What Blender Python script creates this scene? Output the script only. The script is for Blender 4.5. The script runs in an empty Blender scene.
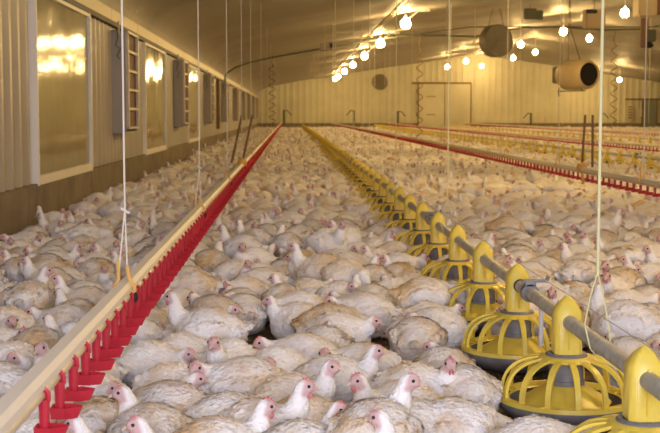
import bpy, bmesh, math, random
import numpy as np
from mathutils import Vector, Matrix, Euler
R = math.radians
random.seed(7); rng = np.random.default_rng(11)
SC = bpy.context.scene; COL = SC.collection

# ------------------------------------------------------------------ camera
F = 1200.0; CX, CY = 330.0, 216.5; CAMZ = 1.0
PITCH = math.atan(101.5 / F); YAW = math.atan(41.0 * math.cos(PITCH) / F)
cam = bpy.data.cameras.new('camera'); camo = bpy.data.objects.new('camera', cam); COL.objects.link(camo)
cam.sensor_width = 36; cam.lens = 36 * F / 660; cam.clip_end = 300; cam.clip_start = .05
camo.location = (0, 0, CAMZ); camo.rotation_euler = (R(90) - PITCH, 0, -YAW)
cam.dof.use_dof = True; cam.dof.focus_distance = 4.0; cam.dof.aperture_fstop = 11
SC.camera = camo
CM = Euler((R(90) - PITCH, 0, -YAW)).to_matrix()
def at_z(px, py, z):
    d = CM @ Vector(((px - CX) / F, (CY - py) / F, -1)); t = (z - CAMZ) / d.z
    return Vector((d.x * t, d.y * t, z))
def at_Y(px, py, Y):
    d = CM @ Vector(((px - CX) / F, (CY - py) / F, -1)); t = Y / d.y
    return Vector((d.x * t, Y, CAMZ + d.z * t))
CMI = CM.inverted()
def project(p):
    v = CMI @ (Vector(p) - Vector((0, 0, CAMZ)))
    if v.z > -.05: return None
    return CX + F * v.x / -v.z, CY - F * v.y / -v.z

# ------------------------------------------------------------------ materials
def N(t, ty, **kw):
    n = t.nodes.new(ty)
    for k, v in kw.items():
        if k in n.inputs: n.inputs[k].default_value = v
        else: setattr(n, k, v)
    return n
def new_mat(name, col, rough=.6, metal=0.0, noise=None, bump=0.0, bscale=30, spec=.5, coords='Object'):
    m = bpy.data.materials.new(name); m.use_nodes = True; t = m.node_tree; b = t.nodes['Principled BSDF']
    b.inputs['Base Color'].default_value = (*col, 1); b.inputs['Roughness'].default_value = rough
    b.inputs['Metallic'].default_value = metal; b.inputs['Specular IOR Level'].default_value = spec
    tc = N(t, 'ShaderNodeTexCoord')
    if noise:
        c2, sc, lo, hi = noise
        n = N(t, 'ShaderNodeTexNoise', Scale=sc, Detail=6.0, Roughness=.6); t.links.new(tc.outputs[coords], n.inputs['Vector'])
        r = N(t, 'ShaderNodeMapRange'); r.inputs['From Min'].default_value = lo; r.inputs['From Max'].default_value = hi
        t.links.new(n.outputs['Fac'], r.inputs['Value'])
        mx = N(t, 'ShaderNodeMix', data_type='RGBA'); mx.inputs[6].default_value = (*col, 1); mx.inputs[7].default_value = (*c2, 1)
        t.links.new(r.outputs[0], mx.inputs[0]); t.links.new(mx.outputs[2], b.inputs['Base Color'])
    if bump:
        n = N(t, 'ShaderNodeTexNoise', Scale=bscale, Detail=5.0); t.links.new(tc.outputs[coords], n.inputs['Vector'])
        bp = N(t, 'ShaderNodeBump', Strength=bump, Distance=.02); t.links.new(n.outputs['Fac'], bp.inputs['Height'])
        t.links.new(bp.outputs[0], b.inputs['Normal'])
    return m
M = {}
M['wall'] = new_mat('white_ribbed_steel', (.49, .455, .41), .42, noise=((.41, .375, .33), 1.3, .4, .75))
M['endwall'] = new_mat('cream_ribbed_steel', (.68, .64, .47), .55, noise=((.57, .53, .38), .5, .4, .7))
M['ceiling'] = new_mat('white_liner_steel', (.40, .37, .32), .54, noise=((.31, .28, .235), .35, .35, .7), bump=.25, bscale=6, spec=.4)
M['sheet'] = new_mat('glossy_cream_sheet', (.42, .40, .26), .075, noise=((.34, .32, .20), 1.2, .35, .7), bump=.09, bscale=7, spec=.12)
M['concrete'] = new_mat('stained_concrete', (.29, .235, .165), .85, noise=((.15, .12, .085), 2.2, .35, .75), bump=.4, bscale=12)
M['flange'] = new_mat('bright_steel_flange', (.50, .43, .30), .5, .2)
M['dark'] = new_mat('dark_rubber', (.035, .028, .02), .6)
M['box'] = new_mat('grey_painted_panel', (.36, .325, .28), .5)
M['louvre'] = new_mat('cream_inlet_plastic', (.62, .55, .43), .5)
M['slot'] = new_mat('brown_inlet_slot', (.22, .12, .08), .7)
M['rail'] = new_mat('cream_aluminium_rail', (.88, .84, .75), .5, noise=((.55, .48, .38), 9, .66, .82))
M['pvc'] = new_mat('cream_water_pipe', (.72, .64, .46), .4)
M['red'] = new_mat('red_plastic', (.50, .018, .038), .38)
M['yellow'] = new_mat('yellow_plastic', (.88, .69, .09), .38, noise=((.78, .58, .12), 14, .45, .75))
M['grey'] = new_mat('grey_plastic', (.17, .17, .19), .5, noise=((.26, .25, .24), 20, .4, .7))
M['feed'] = new_mat('feed_meal', (.26, .17, .07), .95, bump=.6, bscale=120)
M['pipe'] = new_mat('dull_galvanised_pipe', (.54, .55, .52), .5, 0, noise=((.38, .38, .34), 22, .4, .65))
M['cord'] = new_mat('pale_cord', (.72, .66, .56), .8)
M['rope'] = new_mat('yellowed_rope', (.70, .66, .36), .85)
M['strap'] = new_mat('orange_tan_strap', (.70, .40, .10), .6)
M['brown'] = new_mat('brown_tube', (.20, .12, .055), .6)
M['fan'] = new_mat('dusty_fan_steel', (.24, .21, .16), .5, .4)
M['heater'] = new_mat('dusty_cream_steel', (.60, .47, .25), .4)
M['greyfan'] = new_mat('dusty_screen', (.28, .25, .19), .7)
M['boxbrown'] = new_mat('brown_case', (.36, .26, .15), .5)
M['comb2'] = new_mat('pale_pink_comb', (.62, .27, .26), .55)
M['black'] = new_mat('plain_black', (.012, .01, .009), .7)  # even black for heater outlet, slot opening, clip, lens and knob
M['white'] = new_mat('white_plastic', (.75, .75, .75), .5)
M['greyd'] = new_mat('dark_green_post', (.10, .11, .07), .6)
M['skinleg'] = new_mat('pale_leg_skin', (.62, .42, .30), .6)
M['beak'] = new_mat('pale_beak', (.66, .50, .38), .4)
M['eye'] = new_mat('dark_eye', (.012, .010, .012), .12)
M['comb'] = new_mat('pink_red_comb', (.62, .12, .13), .5, noise=((.64, .25, .24), 60, .4, .7))
def emat(name, col, s):
    m = bpy.data.materials.new(name); m.use_nodes = True; t = m.node_tree; t.nodes.clear()
    e = N(t, 'ShaderNodeEmission', Strength=s); e.inputs['Color'].default_value = (*col, 1)
    o = N(t, 'ShaderNodeOutputMaterial'); t.links.new(e.outputs[0], o.inputs[0]); return m
M['bulb'] = emat('glowing_warm_bulb', (1.0, .66, .25), 325)

def litter():
    m = new_mat('brown_litter', (.23, .15, .07), .95); t = m.node_tree; b = t.nodes['Principled BSDF']
    tc = N(t, 'ShaderNodeTexCoord')
    n = N(t, 'ShaderNodeTexNoise', Scale=9.0, Detail=9.0, Roughness=.7); t.links.new(tc.outputs['Object'], n.inputs['Vector'])
    n2 = N(t, 'ShaderNodeTexVoronoi', Scale=70.0); t.links.new(tc.outputs['Object'], n2.inputs['Vector'])
    cr = N(t, 'ShaderNodeValToRGB'); e = cr.color_ramp.elements
    e[0].position = .3; e[0].color = (.085, .05, .022, 1); e[1].position = .72; e[1].color = (.36, .25, .12, 1)
    t.links.new(n.outputs['Fac'], cr.inputs[0]); t.links.new(cr.outputs[0], b.inputs['Base Color'])
    ad = N(t, 'ShaderNodeMath', operation='ADD'); t.links.new(n.outputs['Fac'], ad.inputs[0]); t.links.new(n2.outputs['Distance'], ad.inputs[1])
    bp = N(t, 'ShaderNodeBump', Strength=.8, Distance=.03); t.links.new(ad.outputs[0], bp.inputs['Height']); t.links.new(bp.outputs[0], b.inputs['Normal'])
    return m
M['litter'] = litter()

def feather_mat():
    m = bpy.data.materials.new('white_feathers'); m.use_nodes = True; t = m.node_tree; b = t.nodes['Principled BSDF']; L = t.links.new
    tc = N(t, 'ShaderNodeTexCoord'); oi = N(t, 'ShaderNodeObjectInfo')
    ar = N(t, 'ShaderNodeAttribute', attribute_name='rnd'); sk = N(t, 'ShaderNodeAttribute', attribute_name='skin'); di = N(t, 'ShaderNodeAttribute', attribute_name='dirt')
    rnd = N(t, 'ShaderNodeMath', operation='ADD'); L(oi.outputs['Random'], rnd.inputs[0]); L(ar.outputs['Fac'], rnd.inputs[1])
    rf = N(t, 'ShaderNodeMath', operation='FRACT'); L(rnd.outputs[0], rf.inputs[0])
    sc = N(t, 'ShaderNodeMath', operation='MULTIPLY'); L(rnd.outputs[0], sc.inputs[0]); sc.inputs[1].default_value = 37.0
    off = N(t, 'ShaderNodeVectorMath', operation='ADD'); L(tc.outputs['Object'], off.inputs[0]); L(sc.outputs[0], off.inputs[1])
    n1 = N(t, 'ShaderNodeTexNoise', Scale=7.0, Detail=3.0, Roughness=.55); L(off.outputs[0], n1.inputs['Vector'])
    n2 = N(t, 'ShaderNodeTexNoise', Scale=5.0, Detail=3.0); L(off.outputs[0], n2.inputs['Vector'])
    # dirt amount
    r1 = N(t, 'ShaderNodeMapRange'); r1.inputs['From Min'].default_value = .44; r1.inputs['From Max'].default_value = .66; L(n1.outputs['Fac'], r1.inputs['Value'])
    a1 = N(t, 'ShaderNodeMath', operation='MULTIPLY_ADD'); L(rf.outputs[0], a1.inputs[0]); a1.inputs[1].default_value = 1.0; a1.inputs[2].default_value = .22
    a2 = N(t, 'ShaderNodeMath', operation='MULTIPLY'); L(r1.outputs[0], a2.inputs[0]); L(a1.outputs[0], a2.inputs[1])
    a2b = N(t, 'ShaderNodeMath', operation='ADD'); L(a2.outputs[0], a2b.inputs[0]); 
    a1c = N(t, 'ShaderNodeMath', operation='MULTIPLY'); L(a1.outputs[0], a1c.inputs[0]); a1c.inputs[1].default_value = .10; L(a1c.outputs[0], a2b.inputs[1])
    sc_ = N(t, 'ShaderNodeSeparateColor'); L(oi.outputs['Color'], sc_.inputs[0]); inv = N(t, 'ShaderNodeMath', operation='SUBTRACT'); inv.inputs[0].default_value = 1.0; L(sc_.outputs[0], inv.inputs[1])
    a2c = N(t, 'ShaderNodeMath', operation='ADD'); L(a2b.outputs[0], a2c.inputs[0]); L(inv.outputs[0], a2c.inputs[1])
    a3 = N(t, 'ShaderNodeMath', operation='MULTIPLY', use_clamp=True); L(a2c.outputs[0], a3.inputs[0]); L(di.outputs['Fac'], a3.inputs[1])
    m1 = N(t, 'ShaderNodeMix', data_type='RGBA'); m1.inputs[6].default_value = (.92, .90, .88, 1); m1.inputs[7].default_value = (.72, .53, .29, 1); L(a3.outputs[0], m1.inputs[0])
    # mauve bare patches
    r2 = N(t, 'ShaderNodeMapRange'); r2.inputs['From Min'].default_value = .58; r2.inputs['From Max'].default_value = .72; r2.inputs['To Max'].default_value = .45; L(n2.outputs['Fac'], r2.inputs['Value'])
    a4 = N(t, 'ShaderNodeMath', operation='MULTIPLY'); L(r2.outputs[0], a4.inputs[0]); L(di.outputs['Fac'], a4.inputs[1])
    m2 = N(t, 'ShaderNodeMix', data_type='RGBA'); m2.inputs[7].default_value = (.72, .55, .50, 1); L(m1.outputs[2], m2.inputs[6]); L(a4.outputs[0], m2.inputs[0])
    m3 = N(t, 'ShaderNodeMix', data_type='RGBA'); m3.inputs[7].default_value = (.64, .40, .385, 1); L(m2.outputs[2], m3.inputs[6]); L(sk.outputs['Fac'], m3.inputs[0])
    L(m3.outputs[2], b.inputs['Base Color']); b.inputs['Roughness'].default_value = .85; b.inputs['Specular IOR Level'].default_value = .2
    mp = N(t, 'ShaderNodeMapping'); mp.inputs['Scale'].default_value = (1, 1.5, 1.5); L(off.outputs[0], mp.inputs['Vector'])
    v = N(t, 'ShaderNodeTexVoronoi', Scale=48.0); L(mp.outputs[0], v.inputs['Vector'])
    n3 = N(t, 'ShaderNodeTexNoise', Scale=110.0, Detail=4.0); L(mp.outputs[0], n3.inputs['Vector'])
    ad = N(t, 'ShaderNodeMath', operation='ADD'); L(v.outputs['Distance'], ad.inputs[0]); L(n3.outputs['Fac'], ad.inputs[1])
    bp = N(t, 'ShaderNodeBump', Strength=.65, Distance=.0055); L(ad.outputs[0], bp.inputs['Height']); L(bp.outputs[0], b.inputs['Normal'])
    return m
M['feather'] = feather_mat()

# ------------------------------------------------------------------ mesh helpers
def tag(o, label=None, cat=None, group=None, kind=None):
    if label: o['label'] = label
    if cat: o['category'] = cat
    if group: o['group'] = group
    if kind: o['kind'] = kind
    return o
def empty(name, loc=(0, 0, 0), rz=0):
    o = bpy.data.objects.new(name, None); o.empty_display_size = .05; o.location = loc; o.rotation_euler = (0, 0, rz); COL.objects.link(o); return o
class MB:
    def __init__(s): s.bm = bmesh.new()
    def box(s, x0, x1, y0, y1, z0, z1):
        vs = [s.bm.verts.new((x, y, z)) for x in (x0, x1) for y in (y0, y1) for z in (z0, z1)]
        for f in ((0, 1, 3, 2), (4, 6, 7, 5), (0, 4, 5, 1), (2, 3, 7, 6), (0, 2, 6, 4), (1, 5, 7, 3)): s.bm.faces.new([vs[i] for i in f])
        return s
    def tube(s, pts, r, n=8, caps=True):
        pts = [Vector(p) for p in pts]; rr = r if isinstance(r, (list, tuple)) else [r] * len(pts); rings = []
        up = None
        for i, p in enumerate(pts):
            d = (pts[min(i + 1, len(pts) - 1)] - pts[max(i - 1, 0)]).normalized()
            if up is None: up = Vector((0, 0, 1)) if abs(d.z) < .9 else Vector((1, 0, 0))
            a = d.cross(up).normalized(); b = a.cross(d).normalized(); up = b
            rings.append([s.bm.verts.new(p + (a * math.cos(k * 2 * math.pi / n) + b * math.sin(k * 2 * math.pi / n)) * rr[i]) for k in range(n)])
        for q, w in zip(rings, rings[1:]):
            for k in range(n): s.bm.faces.new((q[k], q[(k + 1) % n], w[(k + 1) % n], w[k]))
        if caps: s.bm.faces.new(rings[0][::-1]); s.bm.faces.new(rings[-1])
        return s
    def lathe(s, prof, c=(0, 0, 0), n=32, close=False):
        rings = []
        for r, z in prof: rings.append([s.bm.verts.new((c[0] + r * math.cos(k * 2 * math.pi / n), c[1] + r * math.sin(k * 2 * math.pi / n), c[2] + z)) for k in range(n)])
        prs = list(zip(rings, rings[1:])) + ([(rings[-1], rings[0])] if close else [])
        for q, w in prs:
            for k in range(n): s.bm.faces.new((q[k], q[(k + 1) % n], w[(k + 1) % n], w[k]))
        return s
    def prism(s, poly, axis, a, b):
        def P(u, v, w): return {'x': (w, u, v), 'y': (u, w, v), 'z': (u, v, w)}[axis]
        A = [s.bm.verts.new(P(u, v, a)) for u, v in poly]; B = [s.bm.verts.new(P(u, v, b)) for u, v in poly]; n = len(poly)
        for k in range(n): s.bm.faces.new((A[k], A[(k + 1) % n], B[(k + 1) % n], B[k]))
        s.bm.faces.new(A[::-1]); s.bm.faces.new(B); return s
    def ball(s, c, r, sub=2, mat=None):
        mt = Matrix.Translation(c) @ (mat.to_4x4() if mat else Matrix.Identity(4)) @ Matrix.Diagonal((*(r if isinstance(r, (tuple, list)) else (r,) * 3), 1))
        bmesh.ops.create_icosphere(s.bm, subdivisions=sub, radius=1, matrix=mt); return s
    def mesh(s, name, mat, smooth=True, bevel=0):
        bmesh.ops.recalc_face_normals(s.bm, faces=s.bm.faces[:])
        if bevel: bmesh.ops.bevel(s.bm, geom=[e for e in s.bm.edges if len(e.link_faces) == 2 and e.calc_face_angle(0) > .6], offset=bevel, segments=2, affect='EDGES')
        me = bpy.data.meshes.new(name); s.bm.to_mesh(me); s.bm.free(); me.materials.append(mat)
        for p in me.polygons: p.use_smooth = smooth
        if smooth:
            try: me.set_sharp_from_angle(angle=R(40))
            except Exception: pass
        return me
    def build(s, name, mat, parent=None, smooth=True, bevel=0):
        return link(name, s.mesh(name, mat, smooth, bevel), parent)
def link(name, me, parent=None):
    o = bpy.data.objects.new(name, me); COL.objects.link(o)
    if parent: o.parent = parent
    return o
def children_of(o, table): return table.get(o.name, [])
def copy_tree(o, kids, parent=None):
    c = o.copy(); COL.objects.link(c); c.parent = parent
    for ch, sub in kids: copy_tree(ch, sub, c)
    return c

# ------------------------------------------------------------------ the building
WL, RIDGE, YE, YB = -2.13, 12.5, 80.0, -2.6
WR = 2 * RIDGE - WL
PROF = [(-2.13, 2.20), (-2.10, 2.36), (-2.02, 2.50), (-1.86, 2.64), (-1.6, 2.77), (-1.2, 2.89), (-.6, 3.02), (0, 3.13), (.73, 3.27), (4, 3.78), (8.7, 4.48), (12.5, 5.02)]
def ceil_z(x):
    x = min(x, 2 * RIDGE - x)
    for (a, za), (b, zb) in zip(PROF, PROF[1:]):
        if x <= b: return za + (zb - za) * (x - a) / (b - a)
    return PROF[-1][1]
def ribbed(y0, y1, pitch, d):
    out = []; y = y0
    while y < y1:
        for f, o in ((0, 0), (.42, 0), (.55, d), (.85, d), (.98, 0)):
            if y + f * pitch < y1: out.append((y + f * pitch, o))
        y += pitch
    out.append((y1, 0)); return out
t = M['ceiling'].node_tree; b = t.nodes['Principled BSDF']; old = b.inputs['Normal'].links[0].from_node
tc = N(t, 'ShaderNodeTexCoord'); wv = N(t, 'ShaderNodeTexWave', Scale=1.6, Distortion=.0, bands_direction='Y'); t.links.new(tc.outputs['Object'], wv.inputs['Vector'])
bp = N(t, 'ShaderNodeBump', Strength=.35, Distance=.03); t.links.new(wv.outputs['Fac'], bp.inputs['Height']); t.links.new(old.outputs[0], bp.inputs['Normal']); t.links.new(bp.outputs[0], b.inputs['Normal'])
# floor
m = MB(); nx, ny = 90, 200
g = [[m.bm.verts.new((WL - .2 + (WR - WL + .4) * (i / nx) ** 1.6, YB - .2 + (YE - YB + .4) * (j / ny) ** 2,
      (random.random() - .5) * .008 if j < 120 else 0)) for i in range(nx + 1)] for j in range(ny + 1)]
for j in range(ny):
    for i in range(nx): m.bm.faces.new((g[j][i], g[j][i + 1], g[j + 1][i + 1], g[j + 1][i]))
tag(m.build('floor', M['litter']), kind='structure')
# ceiling: liner sheets sag softly between purlins
m = MB(); xs = [a for a, _ in PROF[:9]] + [1.5 + i * 1.0 for i in range(11)]; xs = xs + [RIDGE] + [2 * RIDGE - a for a in xs[::-1]]
ys = [YB - .1 + i * .4 for i in range(int((YE - YB + .2) / .4) + 2)]
g = []
for y in ys:
    ph = (y % 4.0) / 4.0
    dz = -.055 * math.sin(math.pi * ph) ** 2 + (.0 if ph > .08 else -.02)
    g.append([m.bm.verts.new((x, y, ceil_z(x) + dz * min(1, abs(x - WL) * 1.5, abs(WR - x) * 1.5))) for x in xs])
for a, b in zip(g, g[1:]):
    for i in range(len(xs) - 1): m.bm.faces.new((a[i], a[i + 1], b[i + 1], b[i]))
tag(m.build('ceiling', M['ceiling']), kind='structure')
# left wall
m = MB(); pr = ribbed(YB, YE, .29, .028)
a = [m.bm.verts.new((WL + o, y, .42)) for y, o in pr]; b = [m.bm.verts.new((WL + o, y, 2.24)) for y, o in pr]
for i in range(len(pr) - 1): m.bm.faces.new((a[i], a[i + 1], b[i + 1], b[i]))
wl = tag(m.build('wall_left', M['wall']), kind='structure')
m = MB()
y = YB
while y < YE:
    m.box(WL - .12, WL + .06, y + .006, min(y + 3.05, YE) - .006, -.05, .435); y += 3.05
m.box(WL - .12, WL + .045, YB, YE, -.05, .43)
tag(m.build('baseboard_left', M['concrete'], bevel=.006), kind='structure')
m = MB(); y = YB
while y < YE:
    m.box(WL - .03, WL + .07, y + .004, min(y + 2.4, YE) - .004, 2.10, 2.235); y += 2.4
tag(m.build('trim_1', M['flange'], bevel=.004), kind='structure')
tag(MB().box(WL - .01, WL + .075, YB, YE, 2.045, 2.10).build('trim_2', M['dark'], bevel=.004), kind='structure')
# right wall and the wall behind the camera with its doorway
m = MB(); a = [m.bm.verts.new((WR - o, y, 0)) for y, o in pr]; b = [m.bm.verts.new((WR - o, y, 2.24)) for y, o in pr]
for i in range(len(pr) - 1): m.bm.faces.new((a[i], a[i + 1], b[i + 1], b[i]))
tag(m.build('wall_right', M['wall']), kind='structure')
def gable(name, Y, o_dir, hole, mat):
    m = MB(); pr = ribbed(WL, WR, .42, .03); z0 = .44 if hole is None else 0
    for (x0, o0), (x1, o1) in zip(pr, pr[1:]):
        segs = [(z0, None)] if not (hole and hole[0] < (x0 + x1) / 2 < hole[1]) else [(hole[2], None)]
        zb = segs[0][0]
        vs = [m.bm.verts.new(v) for v in ((x0, Y + o_dir * o0, zb), (x1, Y + o_dir * o1, zb), (x1, Y + o_dir * o1, ceil_z(x1) + .02), (x0, Y + o_dir * o0, ceil_z(x0) + .02))]
        m.bm.faces.new(vs)
    return tag(m.build(name, mat), kind='structure')
gable('wall_far', YE, -1, None, M['endwall'])
gable('wall_back', YB, 1, (-1.4, 2.2, 2.4), M['endwall'])
tag(MB().box(WL, WR, YE - .06, YE + .1, -.05, .46).build('baseboard_far', M['concrete'], bevel=.005), kind='structure')
tag(MB().box(-2.0, 2.8, YB - .9, YB - .85, 0, 2.7).build('door_1', M['white']), kind='structure') if False else None
# far doors
def px_end(px, py): return at_Y(px, py, YE - .1)
d0, d1 = px_end(419, 84), px_end(470, 127)
dm = empty('door_2', (0, 0, 0)); tag(dm, kind='structure')
xm = (d0.x + d1.x) / 2
MB().box(d0.x, xm - .02, YE - .14, YE - .07, .06, d0.z).build('door_leaf', M['endwall'], dm, bevel=.01)
MB().box(xm + .02, d1.x, YE - .14, YE - .07, .06, d0.z).build('door_leaf', M['endwall'], dm, bevel=.01)
MB().box(d0.x - .5, d1.x + .06, YE - .18, YE - .07, d0.z, d0.z + .12).build('door_track', M['brown'], dm)
MB().box(d0.x - .08, d0.x, YE - .15, YE - .06, 0, d0.z).box(d1.x, d1.x + .08, YE - .15, YE - .06, 0, d0.z).box(xm - .02, xm + .02, YE - .15, YE - .06, 0, d0.z).build('door_frame', M['brown'], dm)
m = MB()
for zz in (1.0, 2.2): m.box(d0.x + .5, d0.x + 1.1, YE - .16, YE - .13, zz, zz + .05)
m.build('door_hinge', M['brown'], dm)
e0, e1 = px_end(643, 100), px_end(656, 127)
dm = empty('door_3'); tag(dm, kind='structure')
MB().box(e0.x, e1.x, YE - .14, YE - .07, .1, e0.z).build('door_leaf', new_mat('blue_grey_door', (.26, .27, .22), .5), dm)
MB().box(e0.x - 1.2, e1.x + .9, YE - .16, YE - .07, e0.z, e0.z + .1).box(e0.x - .06, e0.x, YE - .15, YE - .07, 0, e0.z).box(e1.x, e1.x + .06, YE - .15, YE - .07, 0, e0.z).build('door_frame', M['brown'], dm)

# glossy sheets and inlet boxes on the left wall
ordn = ['nearest', 'second nearest', 'third nearest', 'fourth nearest', 'fifth nearest', 'sixth nearest', 'seventh nearest', 'eighth nearest', 'ninth nearest', 'tenth nearest']
def nth(k): return ordn[k] if k < 10 else '%dth nearest' % (k + 1)
for k, (y0, y1) in enumerate(((10.0, 12.65), (17.5, 20.3), (25.0, 27.9))):
    t = empty('wall_panel', (WL, y0, .47)); tag(t, 'glossy cream sheet over an opening in the left wall, %s of three' % ordn[k], 'panel', 'glossy sheets on the left wall')
    m = MB(); n = 14
    for i in range(n):
        for j in range(8): pass
    gg = [[m.bm.verts.new((.040 + .0018 * math.sin(i * .9 + j * .35) + .0015 * math.sin(j * .8 + k), (y1 - y0) * i / n, 1.57 * j / 8)) for i in range(n + 1)] for j in range(9)]
    for j in range(8):
        for i in range(n): m.bm.faces.new((gg[j][i], gg[j][i + 1], gg[j + 1][i + 1], gg[j + 1][i]))
    m.build('sheet', M['sheet'], t)
    MB().box(-.03, .072, -.04, 0, -.055, 1.6).box(-.03, .072, y1 - y0, y1 - y0 + .04, -.055, 1.6).box(.02, .068, -.035, y1 - y0 + .035, 1.54, 1.595).box(-.02, .068, -.035, y1 - y0 + .035, -.05, .03).build('frame', M['rail'], t, bevel=.003)
def inlet():
    t = empty('air_inlet')
    MB().box(.0, .17, 0, .02, 0, 1.2).box(0, .17, .98, 1.0, 0, 1.2).box(0, .17, 0, 1, -.02, .0).box(0, .17, 0, 1, 1.18, 1.2).build('housing', M['box'], t, bevel=.003)
    m = MB()
    for i in range(6): m.box(.165, .195, 0, 1, .03 + i * .228, .060 + i * .228)
    m.box(.165, .20, 0, .07, .03, 1.2).box(.165, .20, .93, 1, .03, 1.2)
    m.build('grille', M['louvre'], t, bevel=.003)
    MB().box(.05, .155, .03, .97, .02, 1.17).build('baffle', M['slot'], t)
    MB().tube([(.08, -.012, 1.2), (.08, -.02, 1.10), (.05, -.02, 1.02), (.11, -.02, .98), (.07, -.02, .90), (.10, -.02, .86)], .006, 6).build('wire', M['dark'], t)
    MB().tube([(.09, -.008, 1.30), (.09, -.008, 1.15)], .012, 6).build('hook', M['flange'], t)
    return t
inl = inlet(); ik = [(c, []) for c in inl.children]
for k in range(9):
    o = inl if k == 0 else copy_tree(inl, ik)
    o.location = (WL + .03, 14.4 + 7.7 * k, .80)
    tag(o, 'grey boxed air inlet with slotted cream grille on left wall, %s of nine' % nth(k), 'air inlet', 'air inlets along the left wall')
tag(MB().box(WL + .03, WL + .12, 35.0, 35.35, .6, 2.04).build('wall_post', M['brown'], bevel=.01), 'narrow brown upright board on left wall between two air inlets', 'post')

# ------------------------------------------------------------------ cords
def cord(name, pts, r, mat, label, group, cat='cord'):
    return tag(MB().tube(pts, r, 6).build(name, mat), label, cat, group)
# drinker lines
CUT = {}
def drinker_line(X, zr, y0, y1, sp, label, side=1, lite=False):
    t = empty('drinker_line', (X, y0, 0)); tag(t, label, 'drinker line')
    L = y1 - y0
    MB().prism([(-.026, zr), (-.020, zr + .030), (.009, zr + .030), (.017, zr + .016), (.017, zr)], 'y', 0, L).build('rail', M['rail'], t, smooth=False)
    MB().tube([(.004, 0, zr - .013), (.004, L, zr - .013)], .0125, 10).build('water_pipe', M['pvc'], t)
    zz = zr - .013
    def body(m, y):
        m.tube([(.010, y, zz + .016), (.022, y, zz + .006), (.022, y, zz - .012)], .006, 6)
        m.tube([(.014, y, zz - .008), (.014, y, zz - .070)], [.0115, .010], 8)
    def cup(m, y):
        c = [(-.004, -.018), (.03, -.024), (.056, -.008), (.062, 0), (.056, .008), (.03, .024), (-.004, .018)]
        a = [m.bm.verts.new((u * side, y + v, zz - .060)) for u, v in c]; b = [m.bm.verts.new((u * .8 * side, y + v * .6, zz - .086)) for u, v in c]
        i = [m.bm.verts.new((u * .86 * side + .004, y + v * .7, zz - .068)) for u, v in c]; n = len(c)
        for q in range(n):
            w = (q + 1) % n; m.bm.faces.new((a[q], a[w], b[w], b[q])); m.bm.faces.new((i[q], i[w], a[w], a[q]))
        m.bm.faces.new(b); m.bm.faces.new(i[::-1])
    n = int(L / sp); mb = MB(); body(mb, 0); bme = mb.mesh('nipple_drinker', M['red']); mc = MB(); cup(mc, 0); cme = mc.mesh('drip_cup', M['red'], smooth=False)
    first = next((i for i in range(n) if (lambda q: q and 0 <= q[0] < 672 and q[1] < 450)(project((X, y0 + i * sp, .4)))), 0)
    rest = MB()
    for i in range(n):
        y = .05 + i * sp
        if first <= i < first + 100 and not lite:
            o = link('nipple_drinker', bme, t); o.location = (0, y, 0); c = link('drip_cup', cme, o)
        elif i > first: 
            body(rest, y); cup(rest, y)
    tag(rest.build('nipple_drinker', M['red'], t), 'distant run of red nipple drinkers', kind='stuff')
    return t
DL1 = drinker_line(-.492, .470, 1.0, 79.2, .158, 'cream rail with red nipple drinkers running along the left, nearest drinker line')
DL2 = drinker_line(2.80, .47, 3, 79.2, .19, 'red nipple drinker line right of the yellow feeders, second from left')
drinker_line(6.5, .45, 12, 79.2, .22, 'distant red drinker line behind the second row of feeders')
drinker_line(11.6, .45, 24, 79.2, .30, 'faint farthest red drinker line low at the right', lite=False)

cordg = 'cords hanging the drinker line'
def hanger(line, X, Y, zr, mat='cord', r=.0035):
    zc = ceil_z(X) - zr - .08
    t = MB().tube([(0, 0, .24), (0, 0, zc)], r, 6).tube([(0, 0, .245), (-.016, .0, .10), (-.020, 0, .055)], r * .8, 6).tube([(0, 0, .245), (.004, 0, .10), (.004, 0, .055)], r * .8, 6).tube([(-.012, 0, .25), (.014, 0, .235)], r * 1.4, 6).build('suspension_cord', M[mat], line)
    t.location = (0, Y - line.location.y, zr)
    MB().tube([(-.022, 0, .095), (-.022, 0, .034), (-.037, 0, .012), (-.033, 0, -.004)], .0055, 6).tube([(.004, 0, .08), (.010, 0, .04), (.026, 0, .012), (.024, 0, -.012)], .0055, 6).build('strap', M['strap'], t)
    MB().ball((.030, -.01, -.018), (.008, .013, .016), 2).build('clip', M['black'], t)
k = 0; Y = 3.6
while Y < 60:
    hanger(DL1, -.492, Y, .472, r=.003 if k < 2 else .0035)
    k += 1; Y += 3.0 if Y < 15 else 6
k = 0; Y = 9.4
while Y < 60:
    hanger(DL2, 2.80, Y, .472, r=.004)
    k += 1; Y += 3.0 if Y < 15 else 6
# stand pipes and float regulators on drinker lines
for X, Y, zz, lab in ((-.492, 12.6, .50, 'left drinker line'), (2.80, 11.4, .50, 'second drinker line')):
    ln = DL1 if X < 0 else DL2
    t = MB().ball((0, 0, .0), (.05, .06, .05), 3).build('pressure_regulator', M['strap'], ln); t.location = (0, Y - ln.location.y, zz)
    s = -.55 if X < 0 else .0
    l = .11 if X < 0 else .03; d = -.11 if X < 0 else 0
    MB().tube([(d, .0, .0), (d + l, .02, .50)], .012, 8).build('sight_tube', M['brown'], t)
    MB().tube([(d + .11, .03, .0), (d + .11 + (l if X < 0 else 0), .05, .50)], .012, 8).build('sight_tube', M['brown'], t)
    MB().tube([(0, -.02, -.04), (0.01, -.02, -.16)], .014, 8).build('drain', M['strap'], t)

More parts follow.
